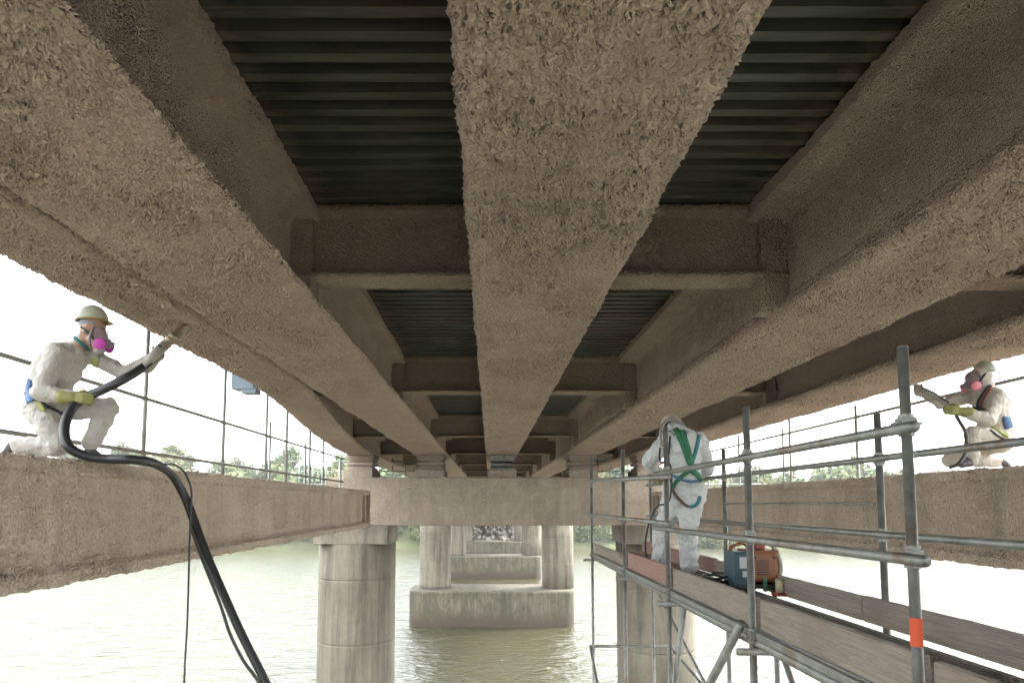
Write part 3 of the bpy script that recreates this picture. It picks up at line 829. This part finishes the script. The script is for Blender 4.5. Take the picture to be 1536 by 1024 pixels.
# the hose lies on the beam top then falls just in front of its face
fx = []
for p in ctrl:
    fx.append(p)
MB().tube(catmull(fx, 9), .043, 16).build('hose_line', M['black'], hose, True)
fine = [B_(228, 545, 6.2), B_(200, 566, 6.05), B_(165, 580, 5.98), B_(140, 594, 5.9)]
MB().tube(catmull(fine, 8), .010, 8).build('air_line', M['black'], hose, True)
nz = MB(); a_, z_ = B_(240, 524, 6.3), B_(280, 488, 6.42); dn_ = (z_-a_)
nz.tube([a_, a_+dn_*.45, a_+dn_*.47, a_+dn_*.55, a_+dn_*.57, a_+dn_*.95, a_+dn_], [.045, .045, .052, .052, .04, .036, .036], 20)
nz.build('nozzle', M['nozzle'], hose, True)
nz2 = MB(); nz2.tube([B_(216, 551, 6.22), B_(232, 532, 6.27), a_+dn_*.2], [.043, .047, .05], 18); nz2.build('hose_sleeve', M['pipe'], hose, True)
cr = MB()
for k in range(3): q = a_.lerp(z_, .1+.13*k); cr.tube([q, q+dn_*.03], .054, 18)
cr.build('clamp_ring', M['nozzle'], hose, True)
ln = tag(empty('thin_cable', B_(277, 720, 5.9)), 'thin black cable hanging straight down beside the thick spray hose', 'cable')
MB().tube(catmull([B_(246, 696, 6.3), B_(262, 697, 6.5), B_(278, 710, 6.7), B_(287, 735, 6.75), B_(286, 765, 6.75), B_(284, 830, 6.75), B_(281, 930, 6.7), B_(276, 1030, 6.7), B_(274, 1200, 6.7)], 8), .010, 8).build('cable_line', M['black'], ln, True)
l2 = tag(empty('air_hose', B_(340, 900, 6.7)), 'slim dark air hose hanging along the lower side of the thick hose', 'hose')
MB().tube(catmull([B_(286, 790, 6.85), B_(305, 842, 6.8), B_(330, 905, 6.75), B_(345, 950, 6.72), B_(365, 990, 6.7), B_(392, 1030, 6.7), B_(430, 1120, 6.7)], 8), .016, 8).build('air_hose_line', M['hoseg'], l2, True)

# --- right worker: crouching on the right beam
Y0 = 7.55
b = MB()
b.caps(J(1499, 662, -.1), .135, J(1488, 662, .1), .13)
b.caps(J(1497, 652), .155, J(1486, 615), .165); b.caps(J(1486, 615), .16, J(1478, 594), .145)
b.caps(J(1495, 594, -.14), .095, J(1462, 596, .14), .095); b.caps(J(1502, 630), .11, J(1500, 605, -.05), .10)
b.caps(J(1497, 594, -.17), .084, J(1482, 630, -.24), .07); b.caps(J(1482, 630, -.24), .076, J(1444, 617, -.2), .055)
b.caps(J(1458, 594, .15), .078, J(1412, 606, .2), .06); b.caps(J(1412, 606, .2), .058, J(1386, 590, .14), .04)
b.caps(J(1498, 662, -.1), .122, J(1460, 650, -.14), .09); b.caps(J(1460, 650, -.14), .086, J(1458, 690, -.12), .06)
b.caps(J(1488, 664, .1), .12, J(1424, 689, .14), .08); b.caps(J(1424, 690, .14), .076, J(1496, 692, .14), .055)
b.caps(J(1480, 592), .07, J(1470, 576), .066)
hc2 = J(1467, 566); b.ball(hc2, .098, .1, .11); b.caps(J(1461, 572), .07, J(1457, 578), .055)
pr = solid('person', b, .013, [M['suitR'], M['skin']], None, 1, .013, .14)
tag(pr, 'person in cream hooded coverall with a pink filter mask crouching on the right beam', 'person')
BR = basis((-1, -.18, -.08))
set_mat(pr, 1, lambda c: (c-hc2).length < .14 and (c-hc2).normalized().dot(BR.col[1]) > .55)
treeR = bvh(pr)
helmet(pr, J(1477, 557), BR, 'helmet', 'helmet', .108)
hood = MB(); hood.ball(J(1472, 564), .115, .112, .118); hood.caps(J(1473, 572), .1, J(1480, 590), .1)
solid('hood', hood, .012, [M['suitR']], pr, 1, .004)
mask(pr, J(1464, 569), BR, 'filterp', .105)
hand(pr, J(1442, 617, -.22), (-1, .1, .15), (0, 1, .1), 'glove', -1, (30, 60, 45))
hand(pr, J(1386, 591, .12), (-.9, -.1, .3), (-.1, -1, .2), 'glovew', 1, (30, 50, 40), .046)
boot(pr, J(1456, 693, -.12), J(1442, 697, -.14), (0, 0, 1), .046); boot(pr, J(1503, 692, .14), J(1512, 699, .14), (-1, 0, 0), .044)
strap('safety_harness', treeR, [(1485, 578), (1476, 588), (1468, 602), (1467, 612)], .03, 'dark', pr)
strap('safety_harness', treeR, [(1488, 580), (1480, 590), (1473, 603), (1471, 612)], .02, 'redp', pr)
strap('chest_buckle', treeR, [(1467, 608), (1472, 614)], .05, 'teal', pr)
strap('chest_strap', treeR, [(1452, 612), (1467, 613), (1478, 616)], .045, 'brown', pr)
strap('waist_belt', treeR, [(1487, 640), (1500, 648), (1512, 655)], .04, 'lime', pr)
strap('waist_belt', treeR, [(1485, 645), (1497, 654), (1508, 660)], .02, 'dark', pr)
strap('back_pad', treeR, [(1509, 625), (1513, 642)], .09, 'blue', pr)
sg = tag(empty('spray_lance', J(1420, 606, -.1)), 'steel spray lance with trailing grey hose held by the crouching worker on the right', 'spray lance')
MB().tube([J(1374, 580, .06), J(1384, 585, .04), J(1420, 606, -.12), J(1432, 614, -.17)], [.02, .024, .024, .03], 12).build('lance_tube', M['pipe'], sg, True)
MB().tube([J(1384, 581, .0), J(1400, 588, -.05), J(1424, 604, -.16)], .009, 8).build('trigger_rod', M['dark'], sg, True)
MB().tube(catmull([J(1430, 613, -.17), J(1437, 628, -.2), J(1447, 645, -.26), J(1450, 660, -.28), J(1448, 680, -.28), J(1438, 695, -.3), J(1425, 701, -.2)], 8), .02, 10).build('hose_line', M['hoseg'], sg, True)

# --- middle worker: standing on the walkway, back to the camera
Y0 = 6.95
b = MB()
b.caps(J(1014, 733), .135, J(1040, 735), .135)
b.caps(J(1028, 722), .150, J(1027, 685), .165); b.caps(J(1022, 690), .15, J(1030, 665), .15)
b.caps(J(1002, 660, .03), .10, J(1046, 662, 0), .10)
b.caps(J(1000, 661, .04), .09, J(973, 690, .16), .074); b.caps(J(973, 690, .16), .072, J(982, 708, .42), .046)
b.caps(J(1050, 664, 0), .086, J(1061, 702, .06), .07); b.caps(J(1061, 702, .06), .068, J(1047, 714, .34), .045)
b.caps(J(1039, 742), .13, J(1031, 795, -.03), .094); b.caps(J(1031, 795, -.03), .098, J(1034, 848, 0), .085)
b.caps(J(1013, 742, .03), .125, J(994, 792, .16), .088); b.caps(J(994, 792, .16), .095, J(989, 840, .24), .08)
b.caps(J(1022, 652, .02), .095, J(1010, 644, .16), .095); b.ball(J(1007, 639, .25), .115, .12, .115)
pm = solid('person', b, .013, [M['suitM'], M['suitR']], None, 1, .015, .13)
tag(pm, 'person in crumpled white coverall with green harness standing on the walkway, head bent forward', 'person')
treeM = bvh(pm)
set_mat(pm, 1, lambda c: c.y > Y0+.13 and c.z > J(1000, 662, .2).z)
strap('safety_harness', treeM, [(1013, 643), (1022, 660), (1029, 680), (1036, 697)], .06, 'green', pm)
strap('safety_harness', treeM, [(1024, 645), (1030, 665), (1035, 685), (1037, 700)], .05, 'green', pm)
strap('safety_harness', treeM, [(1048, 653), (1045, 670), (1039, 690), (1036, 704)], .04, 'teal', pm)
strap('safety_harness', treeM, [(1036, 704), (1024, 713), (1013, 724), (1008, 734)], .042, 'green', pm)
strap('safety_harness', treeM, [(1036, 704), (1046, 712), (1052, 722)], .06, 'green', pm)
strap('leg_strap', treeM, [(1008, 734), (1016, 745), (1026, 755), (1034, 760)], .03, 'brown', pm)
strap('leg_strap', treeM, [(1034, 760), (1044, 757), (1050, 745)], .035, 'teal', pm)
strap('leg_strap', treeM, [(1005, 655), (1003, 680), (1005, 705), (1008, 730)], .018, 'dark', pm)
strap('hood_seam', treeM, [(1003, 648), (1013, 652), (1026, 650)], .018, 'pipe', pm, .003)
strap('buckle', treeM, [(1032, 702), (1041, 704)], .05, 'teal', pm)
strap('hip_strap', treeM, [(1008, 712), (1020, 718), (1036, 722), (1050, 720)], .03, 'blue', pm)
hand(pm, J(984, 709, .46), (.3, 1, -.1), (.6, 0, -.5), 'glove', 1, (35, 45, 35))
hand(pm, J(1046, 715, .38), (-.4, 1, .1), (-.6, 0, -.5), 'glove', -1, (35, 45, 35))
zf = -.72+.05
hx = J(1034, 848, 0); boot(pm, (hx.x, hx.y-.02, zf), (hx.x+.03, hx.y+.19, zf-.01), (0, 0, 1))
hx = J(989, 840, .24); boot(pm, (hx.x, hx.y-.02, zf), (hx.x-.04, hx.y+.18, zf-.01), (0, 0, 1))
wh = tag(empty('supply_hose', J(985, 700, .3)), 'thin dark supply hose looping behind the standing worker to the walkway', 'hose')
MB().tube(catmull([J(1012, 630, .2), J(1000, 636, .12), J(993, 655, .08), J(990, 690, -.12), J(1006, 700, -.18), J(1004, 750, -.18), J(985, 760, -.08), J(972, 790, .0), J(968, 822, .1), J(975, 852, .1)], 8), .010, 8).build('hose_line', M['black'], wh, True)
hh = MB(); hh.tube(catmull([J(992, 668, -.05), J(991, 645, .02), J(997, 633, .08), J(1010, 628, .12), J(1022, 634, .08), J(1028, 644, -.02)], 8), .016, 10)
hh.build('breathing_tube', M['pipe'], pm, True)

# ------------------------------------------------------------------ pump on the walkway
zp = -.718; y = 5.55
pc = tag(empty('spray_pump', (2.1, y, zp)), 'orange and teal spray pump with pale curved handle standing on the walkway', 'pump')
def PX(px): return (px-CX)/F*(y)
x = PX
MB().box(x(1090), x(1113), y-.14, y+.14, zp+.05, zp+.33, .018).build('motor_case', M['tealbox'], pc)
MB().box(x(1096), x(1110), y-.146, y-.139, zp+.2, zp+.29, .004).box(x(1100), x(1108), y-.146, y-.139, zp+.13, zp+.18, .004).build('label_panel', M['label'], pc)
b = MB(); b.box(x(1113.5), x(1152), y-.15, y+.15, zp+.09, zp+.34, .03); b.build('casing', M['orange'], pc)
g_ = MB()
for k in range(7): g_.box(x(1120), x(1138), y-.1515, y-.148, zp+.15+.018*k, zp+.158+.018*k)
g_.build('vent_grille', M['dark'], pc)
for xx in (1117, 1146): MB().tube([(x(xx), y-.148, zp+.29), (x(xx), y-.165, zp+.29)], .011, 12).build('knob', M['dark'], pc)
MB().box(x(1112), x(1153), y-.155, y+.155, zp+.325, zp+.345, .008).build('lid', M['orange'], pc)
MB().box(x(1126), x(1140), y-.06, y+.06, zp+.345, zp+.39, .01).build('filler_cap', M['redp'], pc)
MB().tube(catmull([(x(1092), y, zp+.33), (x(1094), y, zp+.36), (x(1104), y, zp+.385), (x(1112), y, zp+.39), (x(1120), y, zp+.36)], 6), .014, 10).build('carry_handle', M['orange'], pc, True)
MB().tube(catmull([(x(1128), y+.05, zp+.38), (x(1140), y+.03, zp+.41), (x(1153), y, zp+.39), (x(1162), y, zp+.3), (x(1166), y, zp+.2), (x(1163), y, zp+.09)], 8), .020, 12).build('curved_handle', M['pipe'], pc, True)
for yy in (-.13, .11):
    for xx in (1112, 1150): MB().tube([(x(xx), y+yy, zp+.045), (x(xx), y+yy+.03, zp+.045)], .045, 20).build('wheel', M['dark'], pc, True)
MB().box(x(1092), x(1156), y-.16, y+.13, zp+.04, zp+.075, .008).build('base_frame', M['dark'], pc)
MB().box(x(1128), x(1134), y-.17, y-.15, zp+.02, zp+.13, .004).build('support_leg', M['greenp'], pc)
bk = tag(empty('paint_can', (x(1146), y-.27, zp)), 'small cream can on a red tray in front of the orange pump', 'can')
MB().tube([(x(1146), y-.24, zp+.022), (x(1146), y-.24, zp+.12)], .034, 20).build('can_body', M['cream'], bk, True)
MB().tube([(x(1146), y-.24, zp+.12), (x(1146), y-.24, zp+.128)], .037, 20).build('can_lid', M['pipe'], bk, True)
MB().box(x(1137), x(1155), y-.31, y-.18, zp, zp+.022, .004).build('tray', M['redp'], bk)
cb = tag(empty('power_cable', (x(1175), y-.1, zp)), 'thin dark cable coiled on the walkway beside the orange pump', 'cable')
MB().tube(catmull([(x(1155), y-.2, zp+.03), (x(1160), y-.2, zp+.07), (x(1172), y-.2, zp+.12), (x(1182), y-.22, zp+.09), (x(1183), y-.24, zp+.03), (x(1170), y-.26, zp+.01), (x(1150), y-.3, zp+.01), (x(1170), y-.5, zp+.01), (x(1190), y-.3, zp+.01), (x(1205), y-.2, zp+.01)], 8), .006, 8).build('cable_line', M['dark'], cb, True)
cb2 = tag(empty('coiled_hose', (x(1078), y+.1, zp)), 'small coil of black hose between the standing worker and the pump', 'hose')
pts = []
for k in range(60): an = k*.45; pts.append((x(1078)+.10*math.cos(an), y+.15+.13*math.sin(an), zp+.015+.0018*k+.01*math.sin(an*1.3)))
MB().tube(pts, .011, 8).build('hose_coil', M['black'], cb2, True)

# ------------------------------------------------------------------ vegetation on the far bank
def leaf(name, a, b_, c_):
    t = NT(name)
    t.col(t.mix(t.ramp(t.noise(.5, 3, .6), [(.35, 0.0), (.65, 1.0)]), a, b_)); t.set(Roughness=.7)
    i = t.n.new('ShaderNodeObjectInfo')
    t.col(t.mix(t.math('MULTIPLY', i.outputs['Random'], .55), t.mix(t.ramp(t.noise(.5, 3, .6), [(.35, 0.0), (.65, 1.0)]), a, b_), c_))
    return t.m
M['leaf'] = leaf('foliage', (.04, .065, .02), (.075, .11, .032), (.12, .115, .035))
M['leaf2'] = leaf('foliage_pale', (.065, .09, .028), (.12, .145, .045), (.17, .14, .05))
M['bark'] = plain('bark', (.12, .09, .06), .9)
def crown_mesh(seed, h, rad, n, z0, leafs=.34):
    n = int(n*1.7)
    rng = random.Random(seed); vs = []; fs = []
    cl = []
    for k in range(26):
        an = rng.uniform(0, 6.28); u = rng.random(); zz = z0+(h-z0)*rng.uniform(.05, .95); rr = rad*math.sin(math.pi*min(.95, max(.12, (zz-z0)/(h-z0)))**.8)*rng.uniform(.25, .95)
        cl.append((Vector((math.cos(an)*rr, math.sin(an)*rr, zz)), rad*rng.uniform(.22, .42)))
    for k in range(n):
        c, r = rng.choice(cl); d = Vector((rng.gauss(0, 1), rng.gauss(0, 1), rng.gauss(0, .8))).normalized()*r*rng.random()**.4
        p = c+d; a = Vector((rng.gauss(0, 1), rng.gauss(0, 1), rng.gauss(0, .6))).normalized(); b = a.cross(Vector((rng.gauss(0, 1), rng.gauss(0, 1), rng.gauss(0, 1)))).normalized()
        s = leafs*rng.uniform(.5, 1.2); i = len(vs)
        vs += [p-a*s, p+b*s*.6, p+a*s, p-b*s*.6]; fs.append((i, i+1, i+2, i+3))
    me = bpy.data.meshes.new('crown'); me.from_pydata([tuple(v) for v in vs], [], fs); return me
def trunk_mesh(seed, h):
    rng = random.Random(seed); b = MB()
    b.tube([(0, 0, -.5), (.1, 0, h*.3), (.0, .1, h*.55), (.2, 0, h*.9)], [.3, .24, .17, .04], 8)
    for k in range(5):
        an = rng.uniform(0, 6.28); z = h*rng.uniform(.3, .6)
        b.tube([(0.05, 0, z), (math.cos(an)*h*.1, math.sin(an)*h*.1, z+h*.1), (math.cos(an)*h*.2, math.sin(an)*h*.2, z+h*.27)], [.12, .08, .03], 6)
    me = bpy.data.meshes.new('trunk'); me.from_pydata(b.v, [], b.f); me.materials.append(M['bark']); return me
protos = []
for s, (h, r, n, z0) in enumerate([(17, 5.5, 5200, 2.5), (14, 6.4, 5200, 1.5), (13, 4.6, 4600, 1.5)]):
    c1 = crown_mesh(s+3, h, r, n, z0); c1.materials.append(M['leaf' if s != 1 else 'leaf2'])
    protos.append((c1, trunk_mesh(s, h)))
bushes = []
for s in range(3):
    c1 = crown_mesh(40+s, 4.5, 3.3, 2600, .1, .32); c1.materials.append(M['leaf2' if s == 1 else 'leaf']); bushes.append((c1, trunk_mesh(9+s, 3)))
def plant(kind, pr_, x, y, s, cat):
    e = empty(kind, (x, y, bank_z(x, y)-.3)); e.rotation_euler.z = random.uniform(0, 6.28); e.scale = (s, s, s*random.uniform(.92, 1.08))
    e['category'] = cat
    for nm, me in (('crown', pr_[0]), ('trunk', pr_[1])):
        o = bpy.data.objects.new(nm, me); COL.objects.link(o); o.parent = e
    return e
rng = random.Random(5)
TL = ['tall rounded green tree', 'broad pale olive tree', 'slender dark green tree']
for k in range(112):
    x = -195+k*3.6+rng.uniform(-2, 2)
    y = 178+rng.uniform(-4, 30); s = rng.uniform(.98, 1.22)
    if x > 0: y += 30; s *= .8
    if -12 < x < 14: continue
    e = plant('broadleaf_tree', protos[k % 3], x, y, s*(1.18 if -92 < x < -80 else 1), 'tree')
    e['group'] = 'trees on the far bank %s of the bridge' % ('right' if x > 0 else 'left'); e['label'] = TL[k % 3]+' on the far bank to the '+('right' if x > 0 else 'left')+' of the bridge'
for k in range(104):
    x = -132+(k % 52)*5.2+(2.6 if k > 51 else 0)+rng.uniform(-2, 2)
    if -8 < x < 10: continue
    e = plant('riverside_shrub', bushes[k % 3], x, (158+rng.uniform(-1.5, 5)) if k < 52 else 172+rng.uniform(-3, 3), rng.uniform(.9, 1.4)*(1 if k < 52 else 2.3), 'shrub')
    e['group'] = 'shrubs at the far waterline %s of the bridge' % ('right' if x > 0 else 'left'); e['label'] = 'leafy shrub at the far waterline to the ' + ('right' if x > 0 else 'left') + ' of the bridge'

# ------------------------------------------------------------------ river haze
hz = MB().box(-260, 260, -60, 300, WZ-14, 36).build('haze'); hz['kind'] = 'stuff'; hz['label'] = 'thin pale river haze'; hz['category'] = 'haze'
hm_ = bpy.data.materials.new('haze_air'); hm_.use_nodes = True; nt = hm_.node_tree; nt.nodes.remove(nt.nodes['Principled BSDF'])
pv = nt.nodes.new('ShaderNodeVolumePrincipled'); pv.inputs['Density'].default_value = .0003; pv.inputs['Color'].default_value = (.92, .95, .96, 1); pv.inputs['Anisotropy'].default_value = .2
nt.links.new(pv.outputs[0], nt.nodes['Material Output'].inputs['Volume']); hz.data.materials.append(hm_)
S.cycles.volume_bounces = 1
